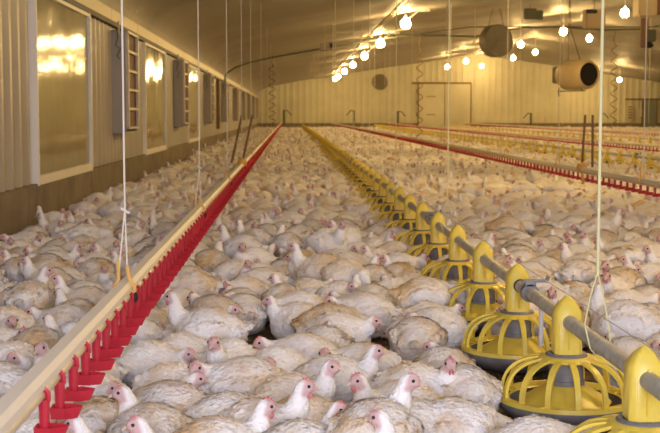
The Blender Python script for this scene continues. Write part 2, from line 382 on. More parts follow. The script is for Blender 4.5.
# ------------------------------------------------------------------ feeders
FX, FZ = .894, .34
def feeder(lite=False):
    n = 24 if lite else 40
    t = empty('feeder_pan')
    w = .041
    m = MB()   # hopper tower
    prof = [(w, .235 - FZ), (w * .96, .032), (w * .55, .062), (w * .14, .080)]
    rings = []
    for i, (a, z) in enumerate(prof):
        c = a * .32; pts = [(a, -a + c), (a, a - c), (a - c, a), (-a + c, a), (-a, a - c), (-a, -a + c), (-a + c, -a), (a - c, -a)]
        rings.append([m.bm.verts.new((x, y, FZ + z)) for x, y in pts])
    for q, v in zip(rings, rings[1:]):
        for k in range(8): m.bm.faces.new((q[k], q[(k + 1) % 8], v[(k + 1) % 8], v[k]))
    m.bm.faces.new(rings[-1])
    m.box(-.004, .004, -.05, -.046, FZ - .09, FZ + .03)
    m.build('hopper', M['yellow'], t, bevel=.002)
    MB().lathe([(.030, -.004), (.033, -.004), (.033, .004), (.030, .004)], (0, 0, 0), 20, True).build('pipe_seal', M['grey'], t) if False else None
    MB().lathe([(.048, .222), (.062, .222), (.062, .231), (.057, .236), (.048, .236)], n=n, close=True).build('collar', M['grey'], t)
    # grill
    m = MB(); nr = 14
    def pt(a, s):
        th = s * math.pi / 2; r = .058 + (.195 - .058) * math.sin(th) ** .85; z = .092 + (.222 - .092) * max(0, math.cos(th)) ** .8
        return r * math.cos(a), r * math.sin(a), z
    m.lathe([(.056, .228), (.075, .226), (.090, .214), (.086, .212), (.074, .221), (.056, .222)], n=n, close=True)
    for k in range(nr):
        a = 2 * math.pi * (k + .4) / nr; ta = Vector((-math.sin(a), math.cos(a), 0)); rows = []
        for i in range(11):
            s = i / 10; p = Vector(pt(a, s)); hw = .0092 if s < .6 else .0080; th = .0045
            tg = (Vector(pt(a, min(1, s + .05))) - Vector(pt(a, max(0, s - .05)))).normalized(); nn_ = tg.cross(ta).normalized()
            if nn_.z < 0 or (abs(nn_.z) < .05 and nn_.dot(Vector((math.cos(a), math.sin(a), 0))) < 0): nn_ = -nn_
            rows.append([m.bm.verts.new(p + ta * u + nn_ * v) for u, v in ((-hw, 0), (hw, 0), (hw, -th * 2), (-hw, -th * 2))])
        for q, v in zip(rows, rows[1:]):
            for j in range(4): m.bm.faces.new((q[j], q[(j + 1) % 4], v[(j + 1) % 4], v[j]))
    m.lathe([(.184, .099), (.202, .097), (.205, .080), (.184, .082)], n=n * 1 + 16, close=True)
    m.lathe([(.166, .084), (.172, .088), (.176, .084), (.170, .080)], n=n + 16, close=True)
    for k in range(nr * 2):
        a = 2 * math.pi * (k + .4) / nr / 2
        p = Vector((math.cos(a), math.sin(a), 0)); m.tube([p * .168 + Vector((0, 0, .085)), p * .192 + Vector((0, 0, .090))], .0035, 4)
    m.build('grill', M['yellow'], t)
    MB().lathe([(.050, .205), (.052, .150), (.055, .148), (.055, .135), (.045, .135)], n=n).build('feed_drum', M['grey'], t)
    MB().lathe([(.045, .135), (.060, .132), (.135, .080), (.132, .074), (.050, .122)], n=n, close=True).build('feed_cone', M['strap'] if False else M['yellow'], t)
    MB().lathe([(.206, .084), (.207, .076), (.198, .056), (.165, .030), (.130, .012), (.06, .006), (.0, .006), (.0, .016), (.06, .016), (.128, .022), (.165, .044), (.190, .068), (.200, .082)], n=n + 16).build('tray', M['grey'], t)
    MB().lathe([(.0, .050), (.07, .048), (.13, .044), (.168, .056)], n=n).build('feed', M['feed'], t)
    return t
fd = feeder(); fk = [(c, []) for c in fd.children]
PANS = []
Y = 2.96; k = 0; ysf = []
while Y < 77: ysf.append(Y); Y += .84
for k, Y in enumerate(ysf):
    o = fd if k == 0 else copy_tree(fd, fk)
    o.location = (FX, Y, 0); o.rotation_euler.z = 0 if k == 0 else 0
    PANS.append((FX, Y)); o.scale = (1.08, 1.08, 1)
    lab = {0: 'yellow feeder pan cut off at the lower right corner, front of the near line', 1: 'second yellow feeder pan, the nearest one seen whole', 2: 'third yellow feeder pan, behind the nearest whole one'}.get(k, 'yellow feeder pan on the near line, %s counting from the front' % nth(k))
    tag(o, lab, 'feeder', 'yellow feeder pans of the near line')
def feed_pipe(X, y0, y1, label, clamps):
    t = empty('feed_pipe', (X, y0, FZ)); tag(t, label, 'pipe')
    MB().tube([(0, 0, 0), (0, y1 - y0, 0)], .0235, 16).build('auger_tube', M['pipe'], t)
    MB().tube([(0, 0, .085), (0, y1 - y0, .085)], .0016, 5).build('perch_wire', M['pipe'], t)
    for c in clamps:
        m = MB(); y = c - y0
        m.tube([(0, y - .018, 0), (0, y + .018, 0)], .034, 18)
        m.box(-.02, .02, y - .018, y + .018, .027, .048); m.box(-.03, .065, y - .014, y + .014, .040, .050); m.tube([(.06, y, .045), (.07, y, .062)], .008, 6)
        m.build('pipe_clamp', M['grey'], t)
    MB().tube([(0, clamps[0] + .18 - y0 - .008, 0), (0, clamps[0] + .18 - y0 + .008, 0)], .026, 16).build('joint_band', M['dark'], t)
    return t
FP1 = feed_pipe(FX, 1.0, 79, 'grey galvanised feed pipe running through the nearest yellow feeders', [4.40, 7.55, 10.7, 13.9, 17, 20.2])
MB().tube([(.01, 3.24, .17 - FZ), (.01, 3.24, -.02)], .0085, 10).build('drop_tube', M['white'], FP1)
k = 0; Y = 3.39
while Y < 60:
    X = .894; r = .0046 if k == 0 else .0035
    zc = ceil_z(X) - .45
    t = MB().tube([(-.01, 0, .20), (-.01, 0, zc)], r, 8).tube([(-.01, 0, .21), (-.03, .0, .14), (-.045, 0, .06), (-.028, 0, -.01), (-.012, 0, -.030), (.012, 0, -.031), (.027, 0, -.012), (.03, 0, .02), (.012, 0, .12), (-.01, 0, .21)], r * .55, 6).build('suspension_rope', M['rope'], FP1)
    t.location = (0, Y - 1.0, 0)
    k += 1; Y += 3.27 if Y < 15 else 6.54
# distant feeder lines
fl = feeder(True); flk = [(c, []) for c in fl.children]
first = True
for X, y0, sp, nm in ((5.55, 14.0, .85, 'second feed line'), (10.0, 26.0, 1.0, 'third feed line')):
    feed_pipe(X, y0 - 6, 79, 'thin distant pipe of the %s from the left' % nm, [y0 + 5])
    k = 0; Y = y0
    while Y < 77:
        o = fl if first else copy_tree(fl, flk); first = False
        o.location = (X, Y, 0); PANS.append((X, Y))
        tag(o, 'distant yellow feeder pan on the %s, %s of that line' % (nm, nth(k)), 'feeder', 'yellow feeder pans of the %s' % nm); k += 1; Y += sp

# ------------------------------------------------------------------ lamps
def lamp():
    t = empty('hanging_bulb')
    MB().lathe([(0, -.15), (.07, -.135), (.115, -.08), (.124, -.02), (.10, .05), (.055, .09), (.035, .10)], n=14).build('bulb', M['bulb'], t)
    MB().lathe([(.0, .20), (.03, .20), (.04, .17), (.04, .09), (.03, .085)], n=12).build('socket', M['white'], t)
    return t
lp = lamp(); lk = [(c, []) for c in lp.children]
rows = [('first bulb row from the left', 2.9, 3.28, [30 + 8.2 * k for k in range(-3, 6)] + [75.5]),
        ('ridge bulb row', 9.5, 3.9, [34 + 7.65 * k for k in range(-4, 6)]),
        ('bulb row right of the ridge row', 12.5, 4.2, [28, 39, 50, 61, 67, 78]),
        ('far right bulb row', 19.6, 3.1, [44, 57, 71, 77])]
first = True
for nm, X, z, ysl in rows:
    for k, Y in enumerate(ysl):
        o = lp if first else copy_tree(lp, lk); first = False
        o.location = (X, Y, z); tag(o, 'warm bulb in the %s, %s of that row' % (nm, nth(k)), 'lamp', nm)
        MB().tube([(0, 0, .19), (0, 0, ceil_z(X) - z)], .008, 6).build('flex', M['white'], o)
tag(MB().tube([(2.62, YB, 3.47), (2.62, YE, 3.47)], .018, 8).build('conduit', M['flange']), 'pale conduit running the length of the house above first bulb row', 'conduit')
tag(MB().tube([(2.42, YB, 3.41), (2.42, YE, 3.41)], .016, 8).build('conduit', M['brown']), 'brown conduit beside the pale one above first bulb row', 'conduit')
for k in range(3):
    Y = 30 + 8.2 * k; X = 3.35
    t = empty('reflector_hanger', (X, Y, 3.72 - .0)); tag(t, 'small white triangular hanger right of first row, %s of three' % ordn[k], 'hanger', 'white hangers by the first bulb row')
    MB().prism([(-.14, -.16), (.16, -.16), (.06, .04), (.02, .04)], 'y', -.01, .01).build('plate', M['white'], t)
    MB().tube([(-.42, 0, -.38), (.02, 0, -.02)], .012, 6).build('stay', M['white'], t)

# conduits crossing under the ceiling
Yc = 38.7
pts = [at_Y(x, y, Yc) for x, y in ((225, 84), (225, 77), (226, 71), (235, 67), (250, 61.5), (272, 53.5), (290, 50), (328, 45.5), (380, 37.5), (405, 34), (440, 35.5), (476, 36.5), (500, 31), (525, 27.5), (560, 27), (600, 30), (640, 29), (662, 25))]
pts = [Vector((p.x, p.y, min(p.z, ceil_z(p.x) - .20))) for p in pts]
tag(MB().tube(pts, .028, 8).build('cable', M['greyd']), 'dark cable arching from the left wall across under the ceiling', 'cable')
pts = [at_Y(x, y, Yc + .3) for x, y in ((420, 27.5), (470, 27), (530, 26.5), (600, 27), (662, 27))]
pts = [Vector((p.x, p.y, min(p.z, ceil_z(p.x) - .20))) for p in pts]
tag(MB().tube(pts, .018, 8).build('cable', M['greyd']), 'straight thin dark cable crossing above the round fan', 'cable')
def coil(px, py0, py1, Y, label):
    a = at_Y(px, py0, Y); a.z = min(a.z, ceil_z(a.x) - .14); b = at_Y(px, py1, Y); pts = []; n = 9 * 14
    for i in range(n + 1):
        s = i / n; amp = .10 * min(1, s * 6) if s > .15 else .02
        pts.append((a.x + amp * math.sin(s * 18 * math.pi), Y + amp * math.cos(s * 18 * math.pi), a.z + (b.z - a.z) * s))
    tag(MB().tube(pts, .014, 5).build('coiled_cable', M['brown']), label, 'cable', 'coiled cables')
coil(272, 51, 127, Yc - .1, 'coiled brown cable hanging above the left drinker line')
coil(420, 36, 140, Yc - .1, 'coiled brown cable hanging left of the far double door')
coil(615, 31, 128, Yc - .1, 'coiled brown cable hanging right of the drum heater')

# junction units on the cable
def boxy(name, px, py, Y, w, h, d, mat, label, cat, slot=None, hang=True):
    c = at_Y(px, py, Y); t = empty(name, c); tag(t, label, cat)
    MB().box(-w / 2, w / 2, -d / 2, d / 2, -h / 2, h / 2).build('case', mat, t, bevel=min(w, h) * .06)
    if slot: MB().box(*slot).build('opening', M['black'], t)
    if hang: MB().tube([(0, 0, h / 2 - .01), (0, 0, ceil_z(c.x) - c.z)], .01, 6).build('hanging_rod', M['brown'], t)
    return t
t = boxy('junction_box', 324, 46, Yc - .15, .24, .30, .2, M['fan'], 'grey box with round lens clamped under the dark ceiling cable', 'box')
MB().box(.14, .36, -.1, .1, -.13, .15).build('lens_case', M['fan'], t, bevel=.02); MB().lathe([(0, 0), (.08, 0)], (.25, 0, 0), 12).build('x', M['black'], t) if False else MB().ball((.25, -.1, .01), (.07, .03, .09), 2).build('lens', M['black'], t)
t = boxy('junction_box', 530, 14, 34, .34, .30, .2, M['greyd'], 'dark double box hanging high right of the round fan', 'box'); MB().box(.17, .36, -.08, .08, -.16, .10).build('side_case', M['greyd'], t, bevel=.02)
boxy('radiant_heater', 594, 19, 30, .50, .46, .4, M['boxbrown'], 'brown box unit with dark top slot, high above the drum heater', 'heater', (-.24, .02, -.215, -.17, .12, .22))
t = boxy('feed_bin', 645, 5, 22, .34, .42, .4, M['heater'], 'tan rounded bin cut off by the top edge at far right', 'bin')
MB().box(-.08, .03, -.1, .0, -.78, -.24).build('chute', M['slot'], t, bevel=.01)
t = boxy('motor_unit', 648, 36, 26, .26, .26, .3, M['greyd'], 'dark motor unit with knob hanging below the tan bin', 'motor'); MB().ball((0, -.1, -.2), (.1, .1, .07), 2).build('knob', M['black'], t)
boxy('ceiling_unit', 655, 4, 24, .5, .42, .3, M['slot'], 'brown unit at the top right corner beside the tan bin', 'unit')

# circulation fans
def fan(px, py, Y, r, rz, label, mat):
    c = at_Y(px, py, Y); t = empty('circulation_fan', c, rz); tag(t, label, 'fan', 'circulation fans')
    def L(prof, name, mt, n=36):
        mb = MB(); mb.lathe(prof, (0, 0, 0), n)
        bmesh.ops.rotate(mb.bm, verts=mb.bm.verts[:], matrix=Matrix.Rotation(R(90), 3, 'X')); return mb.build(name, mt, t)
    L([(r * .97, -.14), (r, -.16), (r, .16), (r * .97, .14)], 'drum', mat)
    L([(0, .10), (r * .22, .10), (r * .24, .04), (r * .24, -.14), (0, -.14)], 'motor', M['greyd'], 16)
    m = MB()
    for k in range(3):
        a0 = k * 2.094 + .4; pts = []
        for s, u in ((.2, 0), (.93, -.10), (.93, .62), (.2, .5)): pts.append(m.bm.verts.new((r * s * math.cos(a0 + u), (-.05 if u > .2 else .05), r * s * math.sin(a0 + u))))
        m.bm.faces.new(pts)
    bmesh.ops.solidify(m.bm, geom=m.bm.faces[:], thickness=.01); m.build('blades', M['fan'], t, smooth=False)
    m = MB()
    for q in range(1, 9):
        rr = r * q / 8.3; m.tube([(rr * math.cos(a), -.17 - .03 * (1 - q / 8), rr * math.sin(a)) for a in [i * math.pi / 12 for i in range(25)]], .006, 4, False)
    for q in range(8):
        a = q * math.pi / 4; m.tube([(0, -.2, 0), (r * math.cos(a), -.16, r * math.sin(a))], .008, 4)
    m.build('guard', M['fan'], t)
    L([(0, .12), (r * .96, .12), (r * .96, .13), (0, .13)], 'backdraft_screen', M['heater'] if False else M['greyfan'])
    MB().tube([(-r * .6, 0, r * .78), (-r * .2, 0, ceil_z(c.x) - c.z)], .008, 5).tube([(r * .6, 0, r * .78), (r * .2, 0, ceil_z(c.x) - c.z)], .008, 5).build('hanging_chain', M['brown'], t)
fan(496, 41, 34.2, .46, R(22), 'large grey round fan hanging right of the middle', M['fan'])
fan(380, 82, 67, .44, R(-15), 'small distant round fan against the far wall', M['fan'])
# drum heater
c = at_Y(577, 75, 24.0); t = empty('drum_heater', c, R(-67)); tag(t, 'cream drum heater with a black round outlet hanging at right', 'heater')
def Lx(prof, name, mt, n=32):
    mb = MB(); mb.lathe(prof, (0, 0, 0), n); bmesh.ops.rotate(mb.bm, verts=mb.bm.verts[:], matrix=Matrix.Rotation(R(90), 3, 'Y')); return mb.build(name, mt, t)
# local +x faces the outlet end
Lx([(0, -.42), (.20, -.42), (.285, -.34), (.30, -.30), (.30, .24), (.29, .33), (.262, .40), (.240, .42), (.230, .40), (.230, .2)], 'drum', M['heater'])
Lx([(.307, -.02), (.307, .0)], 'band', M['flange']); Lx([(.307, -.24), (.307, -.22)], 'band', M['flange'])
Lx([(0, .36), (.232, .36), (.235, .40)], 'outlet', M['black'])
MB().box(-.62, -.40, -.17, .17, -.16, .18).build('fan_housing', M['fan'], t, bevel=.02)
MB().tube([(-.5, -.1, -.32), (.4, -.1, -.32)], .012, 6).tube([(-.45, -.1, -.42), (-.45, -.1, -.25)], .02, 6).tube([(.3, -.1, -.32), (.3, -.1, -.24)], .012, 6).build('gas_pipe', M['greyd'], t)
cz = ceil_z(c.x) - c.z
MB().tube([(.1, 0, .29), (-.25, 0, .95), (-.3, 0, cz)], .010, 5).tube([(-.3, 0, .27), (-.3, 0, cz)], .006, 5).build('hanging_chain', M['brown'], t)

# end-of-line posts against the far wall
for k, (px, y0) in enumerate(((284, 110), (354, 110), (398, 111), (531, 113), (601, 113))):
    a = at_Y(px, y0, 78.6); t = empty('winch_post', (a.x, 78.6, 0)); tag(t, 'dark upright post before the far wall, %s of five from the left' % ['first', 'second', 'third', 'fourth', 'last'][k], 'post', 'posts before the far wall')
    MB().tube([(0, 0, 0), (0, 0, a.z)], .07, 8).build('post', M['greyd'], t)
    MB().tube([(0, 0, a.z - .08), (-.2 if k % 2 else .2, 0, a.z - .02), (-.5 if k % 2 else .5, 0, a.z - .35)], .04, 6).build('arm', M['greyd'], t)
t = boxy('control_box', 630, 112, YE - .25, .42, 1.1, .15, M['louvre'], 'cream control cabinet on far wall left of grey door', 'control box', hang=False)
m = MB()
for i in range(5): m.box(-.14, .14, -.10, -.07, -.42 + i * .18, -.34 + i * .18)
m.build('gauge', M['brown'], t)
boxy('switch_box', 640, 113, YE - .2, .28, .5, .12, M['louvre'], 'small switch box beside the grey door on far wall', 'control box', hang=False)
for k, (px, py) in enumerate(((333, 8), (362, 10), (385, 14), (451, 22), (475, 20), (504, 6), (521, 6), (565, 10), (650, 60))):
    q = at_Y(px, py, 30 + 3 * (k % 3)); zc = ceil_z(q.x)
    z0 = .75
    tag(MB().tube([(q.x, q.y, z0), (q.x, q.y, zc)], .006, 5).build('hanging_string', M['cord']), 'thin pale string hanging from the ceiling, %s of nine loose strings from the left' % ['first', 'second', 'third', 'fourth', 'fifth', 'sixth', 'seventh', 'eighth', 'ninth'][k], 'string', 'loose strings over the flock')

# ------------------------------------------------------------------ chickens
def hframe(h, yaw, pitch): return Euler((0, -pitch, yaw)).to_matrix()
class Pose: pass
def make_pose(name, bz, head, hyaw, hpitch, neck, stand=False, fat=1.0, longb=1.0, tailup=.0, thick=1.0):
    p = Pose(); p.name = name; p.bz = bz; p.head = Vector(head); p.H = hframe(head, R(hyaw), R(hpitch)); p.stand = stand
    m = MB()
    def E(c, r, yaw=0, pitch=0, roll=0, sub=3): m.ball(Vector(c), r, sub, Euler((R(roll), R(-pitch), R(yaw))).to_matrix())
    L = longb
    E((-.005 * L, 0, bz), (.128 * L, .116 * fat, .110), pitch=7)
    E((.060 * L, 0, bz - .006), (.090, .104 * fat, .100), pitch=10)
    E((-.070 * L, 0, bz - .004), (.086 * L, .096 * fat, .088), pitch=-12)
    E((-.138 * L, 0, bz + .012 + tailup), (.044, .030, .020), pitch=-20)
    E((-.105 * L, 0, bz + .002 + tailup * .5), (.056, .052, .048), pitch=-15)
    if not stand:
        E((0, 0, bz - .060), (.122 * L, .102 * fat, .046))
    for s in (-1, 1):
        E((-.015 * L, s * .090 * fat, bz + .008), (.095 * L, .028, .056), yaw=s * 5, pitch=-12, roll=s * -12)
        E((.050 * L, s * .088 * fat, bz + .006), (.046, .032, .052))
        E((-.105 * L, s * .050 * fat, bz + .010), (.056, .016, .026), yaw=s * -16, pitch=-16)
        if stand: E((-.012, s * .054, bz - .080), (.052, .038, .058), pitch=20)
        else: E((.03 * L, s * .082 * fat, bz - .062), (.052, .036, .036))
    # neck
    P = [Vector(q) for q in neck]; 
    base = Vector((.085 * L, 0, bz + .020)); ctrl = [base] + P + [p.head - p.H @ Vector((.012, 0, .012))]
    rad0, rad1 = .069 * thick, .0235
    n = 18
    for i in range(n + 1):
        s = i / n * (len(ctrl) - 1); a = min(int(s), len(ctrl) - 2); u = s - a
        c = ctrl[a].lerp(ctrl[a + 1], u); q = i / n; r = rad0 + (rad1 - rad0) * (q ** .62)
        m.ball(c, r, 2)
    hd = p.head
    m.ball(hd, (.0305, .0220, .0255), 3, p.H)
    m.ball(hd + p.H @ Vector((.019, 0, -.003)), (.017, .014, .0145), 2, p.H)
    me = bpy.data.meshes.new('t'); m.bm.to_mesh(me); m.bm.free()
    o = bpy.data.objects.new('t', me); COL.objects.link(o)
    md = o.modifiers.new('r', 'REMESH'); md.mode = 'VOXEL'; md.voxel_size = .0068
    sm = o.modifiers.new('s', 'SMOOTH'); sm.factor = .5; sm.iterations = 3
    def ev():
        dg = bpy.context.evaluated_depsgraph_get(); return bpy.data.meshes.new_from_object(o.evaluated_get(dg))
    p.hi = ev(); p.lods = []
    dc = o.modifiers.new('d', 'DECIMATE'); tri = len(p.hi.polygons) * 2
    for target in (2200, 520, 170):
        dc.ratio = min(1, target / tri); lm = ev()
        lm.calc_loop_triangles(); nv = len(lm.vertices); co = np.empty(nv * 3); lm.vertices.foreach_get('co', co); co = co.reshape(-1, 3)
        tr = np.empty(len(lm.loop_triangles) * 3, dtype=np.int32); lm.loop_triangles.foreach_get('vertices', tr); tr = tr.reshape(-1, 3)
        p.lods.append((co, tr, *attrs(p, co)))
        bpy.data.meshes.remove(lm)
    bpy.data.objects.remove(o)
    return p
def sstep(a, b, x): t = np.clip((x - a) / (b - a), 0, 1); return t * t * (3 - 2 * t)
def attrs(p, co):
    H = np.array(p.H); hl = (co - np.array(p.head)) @ H       # head-local
    d = np.sqrt((hl[:, 0] / 1.25) ** 2 + hl[:, 1] ** 2 + hl[:, 2] ** 2)
    skin = (1 - sstep(.030, .040, d)) * sstep(-.016, -.002, hl[:, 0] + .25 * (-hl[:, 2])) * .9
    neckd = np.sqrt(((co - np.array(p.head)) ** 2).sum(1))
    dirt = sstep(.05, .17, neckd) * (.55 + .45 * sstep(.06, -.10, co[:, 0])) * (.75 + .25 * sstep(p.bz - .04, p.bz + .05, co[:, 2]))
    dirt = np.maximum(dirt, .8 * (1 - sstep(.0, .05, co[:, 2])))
    return skin, dirt
def finish(p, seed):
    """body mesh with feather tufts, plus small head parts"""
    rg = np.random.default_rng(seed)
    me0 = p.hi; me0.calc_loop_triangles(); nv = len(me0.vertices); co = np.empty(nv * 3); me0.vertices.foreach_get('co', co); co = co.reshape(-1, 3)
    tr = np.empty(len(me0.loop_triangles) * 3, dtype=np.int32); me0.loop_triangles.foreach_get('vertices', tr); tr = tr.reshape(-1, 3)
    a, b, c = co[tr[:, 0]], co[tr[:, 1]], co[tr[:, 2]]; nn = np.cross(b - a, c - a); ar = np.linalg.norm(nn, axis=1); nn /= ar[:, None] + 1e-12
    cen = (a + b + c) / 3; hd = np.linalg.norm(cen - np.array(p.head), axis=1)
    w = ar * (hd > .055) * (cen[:, 2] > .012) * (nn[:, 2] > -.55); w /= w.sum()
    nf = 2400; idx = rg.choice(len(tr), nf, p=w); V = [co]; Fc = []; off = nv
    for i in idx:
        P0 = cen[i]; n = nn[i]; back = np.array([-1., rg.normal() * .6, -.45 + rg.normal() * .5])
        near = np.clip((hd[i] - .05) / .12, 0, 1)
        if near < .8:
            ax = P0 - np.array(p.head); ax /= np.linalg.norm(ax) + 1e-9; back = back * near + ax * (1 - near)
        tdir = back - n * (back @ n); tdir /= np.linalg.norm(tdir) + 1e-9; sd = np.cross(n, tdir)
        Ln = (.011 + .012 * near) * rg.uniform(.7, 1.35); wd = Ln * rg.uniform(.36, .52); lift = rg.uniform(.0, .0020) * (1 + near) + (.004 if rg.random() < .06 else 0)
        base = P0 - n * .0015 - tdir * Ln * .3
        pts = [base, base + tdir * Ln * .45 + sd * wd + n * .002, base + tdir * Ln * .45 - sd * wd + n * .002, base + tdir * Ln * .85 + sd * wd * .75 + n * lift, base + tdir * Ln * .85 - sd * wd * .75 + n * lift, base + tdir * Ln * 1.1 + n * lift * 1.2, base + tdir * Ln * .5 + n * .0028]
        V.append(np.array(pts)); o = off
        Fc += [(o, o + 1, o + 6), (o, o + 6, o + 2), (o + 1, o + 3, o + 6), (o + 2, o + 6, o + 4), (o + 6, o + 3, o + 5), (o + 6, o + 5, o + 4)]; off += 7
    Vv = np.vstack(V); T = np.vstack([tr, np.array(Fc, dtype=np.int32)]); 
    me = mesh_np('chicken', Vv, T, *attrs(p, Vv))
    p.body = me; H, hd = p.H, p.head
    def W(v): return hd + H @ Vector(v)
    p.beak = MB().tube([W((.020, 0, -.002)), W((.032, 0, -.004)), W((.041, 0, -.010)), W((.043, 0, -.013))], [.0085, .0062, .003, .001], 8).mesh('beak', M['beak'])
    m = MB(); pr = [(.027, .006), (.025, .015), (.019, .018), (.016, .025), (.010, .023), (.006, .030), (.000, .026), (-.005, .029), (-.010, .022), (-.012, .016), (.0, .012)]
    A = [m.bm.verts.new(W((x, .0028, z - .0))) for x, z in pr]; B = [m.bm.verts.new(W((x, -.0028, z - .0))) for x, z in pr]; k = len(pr)
    for q in range(k): m.bm.faces.new((A[q], A[(q + 1) % k], B[(q + 1) % k], B[q]))
    m.bm.faces.new(A); m.bm.faces.new(B[::-1]); p.comb = m.mesh('comb', M['comb'])
    m = MB(); A = [m.bm.verts.new(W((x, .0028, z * .62 + .0075))) for x, z in pr]; B = [m.bm.verts.new(W((x, -.0028, z * .62 + .0075))) for x, z in pr]
    for q in range(k): m.bm.faces.new((A[q], A[(q + 1) % k], B[(q + 1) % k], B[q]))
    m.bm.faces.new(A); m.bm.faces.new(B[::-1]); p.comb2 = m.mesh('comb', M['comb2'])
    p.wattle = MB().ball(W((.016, .006, -.024)), (.008, .0032, .011), 2, H).ball(W((.016, -.006, -.024)), (.008, .0032, .011), 2, H).mesh('wattle', M['comb'])
    p.eyes = [MB().ball(W((.0100, s * .0192, .005)), (.0052, .0042, .0052), 2, H).mesh('eye', M['eye']) for s in (-1, 1)]
    p.legs = []
    if p.stand:
        for s in (-1, 1):
            m = MB(); x = -.005 + s * .012; y = s * .05
            m.tube([(x - .01, y, p.bz - .10), (x - .012, y, .035), (x, y, .012)], [.011, .0075, .008], 8)
            for a in (-25, 0, 25): m.tube([(x, y, .010), (x + .03 * math.cos(R(a)), y + .03 * math.sin(R(a)), .009), (x + .058 * math.cos(R(a)), y + .058 * math.sin(R(a)), .004)], [.0062, .0045, .002], 6)
            m.tube([(x, y, .010), (x - .028, y, .004)], [.005, .002], 6)
            p.legs.append(m.mesh('leg', M['skinleg']))
    return p
def mesh_np(name, V, T, skin, dirt, rnd=None):
    me = bpy.data.meshes.new(name); nv, nt = len(V), len(T)
    me.vertices.add(nv); me.vertices.foreach_set('co', V.astype(np.float32).ravel()); me.loops.add(nt * 3); me.loops.foreach_set('vertex_index', T.astype(np.int32).ravel())
    me.polygons.add(nt); me.polygons.foreach_set('loop_start', np.arange(0, nt * 3, 3, dtype=np.int32)); me.polygons.foreach_set('use_smooth', np.ones(nt, dtype=bool))
    me.update(calc_edges=True)
    for nm, arr in (('skin', skin), ('dirt', dirt), ('rnd', rnd)):
        if arr is not None: at = me.attributes.new(nm, 'FLOAT', 'POINT'); at.data.foreach_set('value', arr.astype(np.float32))
    me.materials.append(M['feather']); return me

PO = {}
def addp(name, *a, **k): PO[name] = finish(make_pose(name, *a, **k), len(PO) + 3)
addp('sit', .108, (.155, 0, .232), 0, -4, [(.130, 0, .170)])
addp('sitL', .108, (.130, .035, .228), 62, -4, [(.122, .010, .170)])
addp('sitR', .108, (.130, -.035, .228), -62, -4, [(.122, -.010, .170)])
addp('tuck', .104, (.165, .012, .178), 12, -8, [(.138, 0, .150)], fat=1.05)
addp('tuckL', .104, (.150, .040, .182), 75, -6, [(.135, .012, .155)], fat=1.05)
addp('tuckR', .104, (.150, -.040, .182), -75, -6, [(.135, -.012, .155)], fat=1.05)
addp('doze', .100, (.205, -.03, .085), -25, -20, [(.170, -.01, .105)], fat=1.08, longb=1.05)
addp('dozeback', .102, (.130, .055, .170), 105, -18, [(.140, .02, .165)], fat=1.06)
addp('stand', .172, (.165, 0, .318), 0, -3, [(.140, 0, .240)], stand=True, tailup=.012)
addp('standR', .170, (.135, -.045, .308), -68, -6, [(.132, -.01, .236)], stand=True)
addp('standL', .170, (.135, .045, .308), 68, -6, [(.132, .01, .236)], stand=True)
addp('peck', .164, (.230, .015, .135), 8, -42, [(.185, 0, .195)], stand=True, tailup=.02)
addp('tall', .110, (.145, 0, .256), 8, 0, [(.122, 0, .188)], longb=.92)
HY = {'sit': 0, 'sitL': 62, 'sitR': -62, 'tuck': 12, 'tuckL': 75, 'tuckR': -75, 'stand': 0, 'standR': -68, 'standL': 68, 'tall': 8, 'doze': -25, 'dozeback': 105, 'peck': 8}
FAM = {'sit': ('sit', 'sitL', 'sitR'), 'tall': ('tall', 'sitL', 'sitR', 'sit'), 'tuck': ('tuck', 'tuckL', 'tuckR'), 'stand': ('stand', 'standL', 'standR')}
WORDS = {'sit': 'sitting head raised', 'sitL': 'sitting head sideways', 'sitR': 'sitting head sideways', 'tuck': 'sitting neck tucked', 'tuckL': 'tucked head sideways', 'tuckR': 'tucked head sideways',
         'doze': 'dozing head low', 'dozeback': 'dozing head back', 'stand': 'standing head up', 'standR': 'standing head sideways', 'standL': 'standing head sideways', 'peck': 'standing head down', 'tall': 'sitting neck stretched'}
placed = []   # (x,y,theta,pose,scale,label)
def circles(x, y, th, s): c, q = math.cos(th), math.sin(th); return [(x + d * s * c, y + d * s * q) for d in (.075, 0, -.075)]
grid = {}
def near_ok(cs, lim):
    for cx, cy in cs:
        i, j = int(cx * 4 // 1), int(cy * 4 // 1)
        for a in (i - 1, i, i + 1):
            for b in (j - 1, j, j + 1):
                for (ox, oy) in grid.get((a, b), ()):
                    if (ox - cx) ** 2 + (oy - cy) ** 2 < lim * lim: return False
    return True
def put(cs):
    for cx, cy in cs: grid.setdefault((int(cx * 4 // 1), int(cy * 4 // 1)), []).append((cx, cy))
def pen(cs, lim=.165):
    t = 0
    for cx, cy in cs:
        for i in (-1, 0, 1):
            for j in (-1, 0, 1):
                for ox, oy in grid.get((int(cx * 4 // 1) + i, int(cy * 4 // 1) + j), ()): t += max(0, lim - math.hypot(ox - cx, oy - cy)) ** 2
        for X, Y in PANS[:12]: t += max(0, .25 - math.hypot(X - cx, Y - cy)) ** 2 * 2
        t += max(0, WL + .2 - cx) ** 2 * 4
    return t
HS = .93
def cands(px, py, deg, pose):
    out = []; tw = -1 if math.cos(R(deg)) > 0 else 1
    for pi, ps in enumerate(FAM[pose]):
        p = PO[ps]; h = at_z(px, py, p.head.z * HS)
        for dd in (0, tw * -10, tw * 12, tw * 24):
            th = R(deg - HY[ps] + dd); c, q = math.cos(th), math.sin(th)
            out.append((h.x - HS * (p.head.x * c - p.head.y * q), h.y - HS * (p.head.x * q + p.head.y * c), th, ps, pi * .0003 + abs(dd) * .00002))
    return out
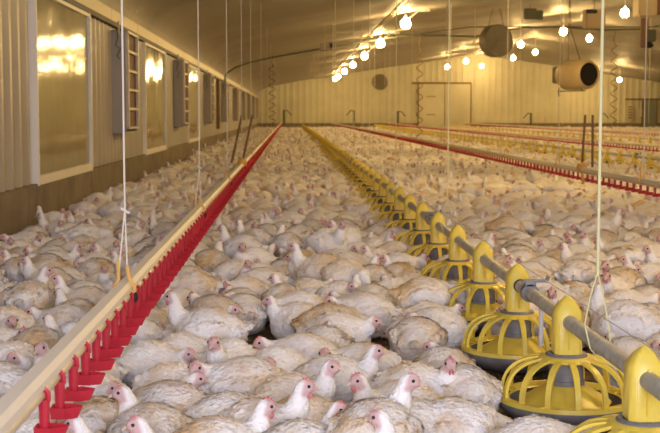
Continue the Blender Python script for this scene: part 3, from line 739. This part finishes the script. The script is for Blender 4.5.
HAND = [
 ('h', 171, 297, 178, 'stand', 'white broiler standing by the red drinkers, facing left toward them'),
 ('h', 233, 310, 0, 'sit', 'cream broiler just right of the one standing at the drinkers, facing right'),
 ('h', 261, 343, 180, 'tuck', 'broiler lying in front of bare litter, facing left, red face'),
 ('h', 75, 424, 172, 'tall', 'white broiler head close under the drinkers at the lower left'),
 ('h', 122, 393, 195, 'tall', 'pinkish broiler with raised head, lower left right of the drinkers'),
 ('h', 188, 354, 5, 'tuck', 'broiler with head to the right, below the one standing at drinkers'),
 ('h', 214, 343, -120, 'sit', 'broiler looking toward the camera left of the bare litter patch'),
 ('h', 137, 425, 195, 'sit', 'white broiler at bottom left edge facing left, pink comb'),
 ('h', 197, 379, 10, 'tuck', 'white broiler at lower left with pink patches beside its head'),
 ('h', 269, 364, -50, 'tuck', 'white broiler lying low, small head up, left of the centre front'),
 ('h', 305, 387, -5, 'tall', 'white broiler with red comb and wattle facing right, centre front'),
 ('h', 266, 407, 10, 'sit', 'white broiler at bottom, facing right with blurred neck'),
 ('h', 331, 367, 5, 'tall', 'broiler with pale pink face facing right, behind the front heads'),
 ('h', 339, 410, 8, 'sit', 'white broiler at bottom centre facing right with red wattle'),
 ('h', 358, 381, 178, 'sit', 'broiler facing left with pink-red comb, centre front'),
 ('h', 410, 381, -8, 'stand', 'white broiler with long raised neck facing right, front centre right'),
 ('h', 379, 418, 170, 'tall', 'white broiler at bottom edge facing left, right of centre'),
 ('h', 376, 351, 10, 'tall', 'greyish broiler facing right behind the front heads, by bare litter'),
 ('h', 325, 354, -100, 'tuck', 'broiler peeking at the camera between two front birds'),
 ('h', 450, 364, -100, 'tall', 'white broiler with bright red comb facing the camera, left of the feeder'),
 ('h', 592, 427, 5, 'tuck', 'broiler head at the bottom edge below the whole feeder pan'),
 ('h', 374, 321, -15, 'tuck', 'cream broiler lying with head to the right above bare litter'),
 ('h', 411, 318, 165, 'tuck', 'broiler with head to the left, right of the bare litter'),
 ('b', 434, 330, 175, 'doze', 'large broiler lying left of the third feeder pan'),
 ('b', 460, 393, 110, 'doze', 'fluffy white broiler lying against the left side of the nearest whole feeder'),
 ('b', 452, 431, 10, 'doze', 'broiler back at the bottom edge left of the feeder'),
 ('b', 345, 276, -60, 'peck', 'brownish broiler standing with head down in the middle of the flock'),
 ('b', 322, 270, 170, 'stand', 'broiler standing left of the brownish one in the middle'),
 ('b', 424, 296, 15, 'peck', 'standing broiler with its back to us, left of the feeders'),
 ('b', 507, 228, 5, 'peck', 'brownish broiler standing right of the feed pipe'),
 ('h', 563, 246, 150, 'tall', 'upright broiler among resting birds right of the feed pipe'),
 ('h', 648, 249, 185, 'tall', 'upright white broiler at the right edge facing left'),
 ('h', 222, 228, 150, 'stand', 'grey-white broiler standing right of drinker line, back to the camera'),
 ('h', 14, 358, 200, 'tuck', 'broiler left of the drinker rail near the left edge, facing left'),
 ('h', 57, 279, 185, 'tall', 'upright white broiler between wall and drinker line, facing left'),
 ('h', 12, 321, -60, 'tuck', 'pink-faced broiler at the left edge, nearest the wall'),
 ('h', 41, 348, -90, 'sit', 'broiler facing the camera behind the drinker rail at left'),
 ('b', 300, 312, 200, 'tuck', 'long cream broiler lying above the front group'),
 ('b', 330, 325, 20, 'doze', 'yellowish broiler lying stretched behind the left-facing bird'),
 ('b', 395, 256, 0, 'doze', 'round broiler lying left of the feeders in the middle distance'),
 ('b', 170, 412, 160, 'doze', 'white broiler lying at the bottom left with bluish flank'),
 ('b', 228, 425, 30, 'doze', 'white broiler back at the bottom edge left of centre'),
 ('b', 305, 428, -10, 'doze', 'yellow-stained broiler back at the bottom edge near centre'),
 ('b', 412, 432, 30, 'doze', 'white broiler lying at bottom edge right of centre'),
 ('h', 497, 256, 200, 'tuck', 'broiler right behind the feed pipe, head left'),
 ('h', 603, 319, -150, 'tuck', 'broiler with dark eye visible just behind the feed pipe at right'),
]
opts = []
for kind, px, py, deg, pose, lab in HAND:
    if kind == 'h': opts.append(cands(px, py, deg, pose))
    else: q = at_z(px, py, PO[pose].bz); opts.append([(q.x, q.y, R(deg), pose, 0)])
opts = [[(o, circles(o[0], o[1], o[2], HS)) for o in os_] for os_ in opts]
pick = [0] * len(opts)
def cost(i, k):
    o, cs = opts[i][k]; t = o[4]
    for j in range(len(opts)):
        if j != i:
            for a in opts[j][pick[j]][1]:
                for b in cs: t += max(0, .195 - math.hypot(a[0] - b[0], a[1] - b[1])) ** 2
    for b in cs:
        for X, Y in PANS[:12]: t += max(0, .33 - math.hypot(X - b[0], Y - b[1])) ** 2 * 2
        for X, Y, rr in ((.80, 3.43, .31), (.77, 3.22, .24), (.84, 4.22, .28)): t += max(0, rr - math.hypot(X - b[0], Y - b[1])) ** 2 * 2
        t += max(0, WL + .2 - b[0]) ** 2 * 4
    return t
for _ in range(6):
    for i in range(len(opts)): pick[i] = min(range(len(opts[i])), key=lambda k: cost(i, k))
for i, h in enumerate(HAND):
    o, cs = opts[i][pick[i]]; placed.append((o[0], o[1], o[2], o[3], HS, h[5])); put(cs)
BARE = [(at_z(258, 352, 0), .27), (at_z(400, 355, 0), .28), (at_z(345, 308, 0), .24), (at_z(630, 262, 0), .12)]
names = ['sit', 'sitL', 'sitR', 'tuck', 'tuckL', 'tuckR', 'doze', 'dozeback', 'stand', 'standR', 'peck', 'tall']
wts = np.array([.11, .08, .08, .20, .13, .13, .09, .08, .015, .015, .03, .035]); wts /= wts.sum()
PG = {}
for X, Y in PANS: PG.setdefault(int(Y), []).append((X, Y))
KO = [(.80, 3.43, .31), (.77, 3.22, .24), (.84, 4.22, .28), (.80, 4.02, .2)]
for bx, by in ((258, 352), (400, 355)):
    q = at_z(bx, by, 0); KO += [(q.x * .95, q.y - .28, .22), (q.x * .91, q.y - .5, .13)]
def pan_ok(x, y):
    for X, Y, rr in KO:
        if (X - x) ** 2 + (Y - y) ** 2 < rr * rr: return False
    for a in (int(y) - 1, int(y), int(y) + 1):
        for X, Y in PG.get(a, ()):
            if (X - x) ** 2 + (Y - y) ** 2 < (.36 if Y < 5 else .29 if Y < 8 else .235) ** 2: return False
    return True
def bounds(Y): return max(WL + .2, -.30 * Y - .6), min(WR - .3, .34 * Y + .8)
# near and middle birds: dart throwing with oriented bodies
def throw(ya, yb, tries_per_m2, lim, store):
    y = ya
    while y < yb:
        x0, x1 = bounds(y + 1); area = (x1 - x0); n = int(area * tries_per_m2)
        X = rng.uniform(x0, x1, n); Yv = rng.uniform(y, y + 1, n); TH = rng.uniform(-math.pi, math.pi, n); PS = rng.choice(len(names), n, p=wts); S = rng.normal(.89, .05, n)
        for i in range(n):
            xx, yy, th, s = X[i], Yv[i], TH[i], float(np.clip(S[i], .78, 1.02)); 
            if yy < 2.05 and abs(xx) < .3: continue
            cs = circles(xx, yy, th, s)
            if cs[0][0] < WL + .16 or cs[2][0] < WL + .16: continue
            if not near_ok(cs, lim): continue
            if not all(pan_ok(a, b) for a, b in cs): continue
            if any((b.x - xx) ** 2 + (b.y - yy) ** 2 < r * r for b, r in BARE): continue
            pose = names[PS[i]]
            if pose in ('stand', 'standR', 'standL') and min(abs(xx + .49), abs(xx - 2.8)) < .22: pose = 'tuck'
            if min(abs(xx - FX), abs(xx - 5.55)) < .2 and pose not in ('doze', 'tuck', 'dozeback'): pose = 'tuck'
            if yy < 4.4 and pose in ('stand', 'standR', 'standL', 'tall', 'sit', 'sitL', 'sitR', 'peck'): pose = ('tuck', 'doze', 'tuckL', 'tuckR')[i % 4]
            put(cs); store.append((xx, yy, th, pose, s, None))
        y += 1
throw(1.9, 13, 520, .147, placed)
def score(b):
    q = project((b[0], b[1], .12))
    if q is None: return -1
    vis = -25 < q[0] < 685 and q[1] < 455
    return (1000 if vis else 0) - b[1]
order = sorted(placed, key=lambda b: (b[5] is None, -score(b)))
indiv = [b for b in order if b[5] or score(b) > 500][:300]
ids = set(map(id, indiv)); rest = [b for b in placed if id(b) not in ids]
# labels for the birds that were not placed by hand
def zone(x):
    if x < -.49: return 'between wall and drinkers'
    if x < .894: return 'between drinkers and feeders'
    if x < 2.8: return 'right of feed pipe'
    return 'past second drinkers'
def facing(th):
    d = (math.degrees(th) + 360) % 360; return ['facing right', 'facing back right', 'facing away', 'facing back left', 'facing left', 'facing front left', 'facing the camera', 'facing front right'][int((d + 22.5) // 45) % 8]
CARD = ['first', 'second', 'third', 'fourth', 'fifth', 'sixth', 'seventh', 'eighth', 'ninth', 'tenth', 'eleventh', 'twelfth', 'thirteenth']
keyed = {}
for b in indiv:
    if b[5] is None:
        k = min(range(len(ysf)), key=lambda i: abs(ysf[i] - b[1])); key = '%s, %s, %s, level with %s pan' % (WORDS[b[3]], facing(b[2]), zone(b[0]), CARD[min(k, 12)])
        keyed.setdefault(key, []).append(b)
lab = {}
for key, bs in keyed.items():
    bs.sort(key=lambda b: (project((b[0], b[1], .1)) or (0, 0))[0])
    for i, b in enumerate(bs):
        pre = 'broiler' if len(bs) == 1 else (('leftmost', 'rightmost')[i] if len(bs) == 2 else ('leftmost', 'second', 'third', 'fourth', 'fifth', 'sixth')[min(i, 5)]) + ' broiler'
        lab[id(b)] = pre + ' ' + key
for b in indiv:
    x, y, th, pose, s, l = b; p = PO[pose]
    o = link('chicken', p.body); o.location = (x, y, 0); o.rotation_euler = (0, 0, th); o.scale = (s, s, s)
    tag(o, l or lab[id(b)], 'chicken', 'white broiler chickens on the litter')
    red = ('red' in l or 'comb' in l) if l else rng.random() < .3
    link('beak', p.beak, o); link('comb', p.comb if red else p.comb2, o)
    if red: link('wattle', p.wattle, o)
    if l and ('brown' in l or 'yellow' in l): o.color = (.35, 1, 1, 1)
    for e in p.eyes: link('eye', e, o)
    for e in p.legs: link('leg', e, o)
# the rest of the flock: one object
rest2 = []; throw(13, 26, 190, .152, rest2); rest += rest2
pitch = .255; far = []
y = 26.0
while y < YE - .5:
    x0, x1 = bounds(y); nxx = int((x1 - x0) / pitch); st = pitch * (1 if y < 50 else 1.15)
    xs_ = x0 + np.arange(int((x1 - x0) / st)) * st + rng.uniform(-.09, .09, int((x1 - x0) / st))
    for xx in xs_:
        yy = y + rng.uniform(-.09, .09)
        if pan_ok(xx, yy): far.append((xx, yy, rng.uniform(-3.14, 3.14), names[rng.choice(len(names), p=wts)], rng.uniform(.82, .98), None))
    y += st
rest += far
VV, TT, SS, DD, RR = [], [], [], [], []; off = 0
for x, y, th, pose, s, _ in rest:
    d = math.hypot(x, y); lod = 0 if d < 17 else (1 if d < 34 else 2)
    co, tr, sk, di = PO[pose].lods[lod]; c, q = math.cos(th) * s, math.sin(th) * s
    v = np.empty_like(co); v[:, 0] = co[:, 0] * c - co[:, 1] * q + x; v[:, 1] = co[:, 0] * q + co[:, 1] * c + y; v[:, 2] = co[:, 2] * s
    VV.append(v); TT.append(tr + off); SS.append(sk); DD.append(di); RR.append(np.full(len(co), rng.random())); off += len(co)
fm = mesh_np('chicken_flock', np.vstack(VV), np.vstack(TT), np.concatenate(SS), np.concatenate(DD), np.concatenate(RR))
tag(link('chicken_flock', fm), 'dense distant flock of cream broiler chickens filling the floor to the far wall', 'chickens', kind='stuff')
print('BIRDS', len(placed), len(indiv), len(rest), 'verts', off)

# ------------------------------------------------------------------ light
w = bpy.data.worlds.new('world'); SC.world = w; w.use_nodes = True
w.node_tree.nodes['Background'].inputs[0].default_value = (.75, .82, 1, 1); w.node_tree.nodes['Background'].inputs[1].default_value = .5
def area(name, loc, rot, sx, sy, power, col):
    l = bpy.data.lights.new(name, 'AREA'); l.shape = 'RECTANGLE'; l.size = sx; l.size_y = sy; l.energy = power; l.color = col
    o = bpy.data.objects.new(name, l); COL.objects.link(o); o.location = loc; o.rotation_euler = rot; return o
area('daylight_doorway', (.4, YB + .1, 1.5), (R(82), 0, 0), 3.4, 1.8, 370, (.84, .84, 1.0))

SC.view_settings.view_transform = 'Standard'; SC.view_settings.look = 'None'; SC.view_settings.gamma = 1; SC.view_settings.use_curve_mapping = False
SC.view_settings.exposure = -0.08
SC.cycles.use_denoising = True
SC.cycles.max_bounces = 6; SC.cycles.diffuse_bounces = 4; SC.cycles.glossy_bounces = 3
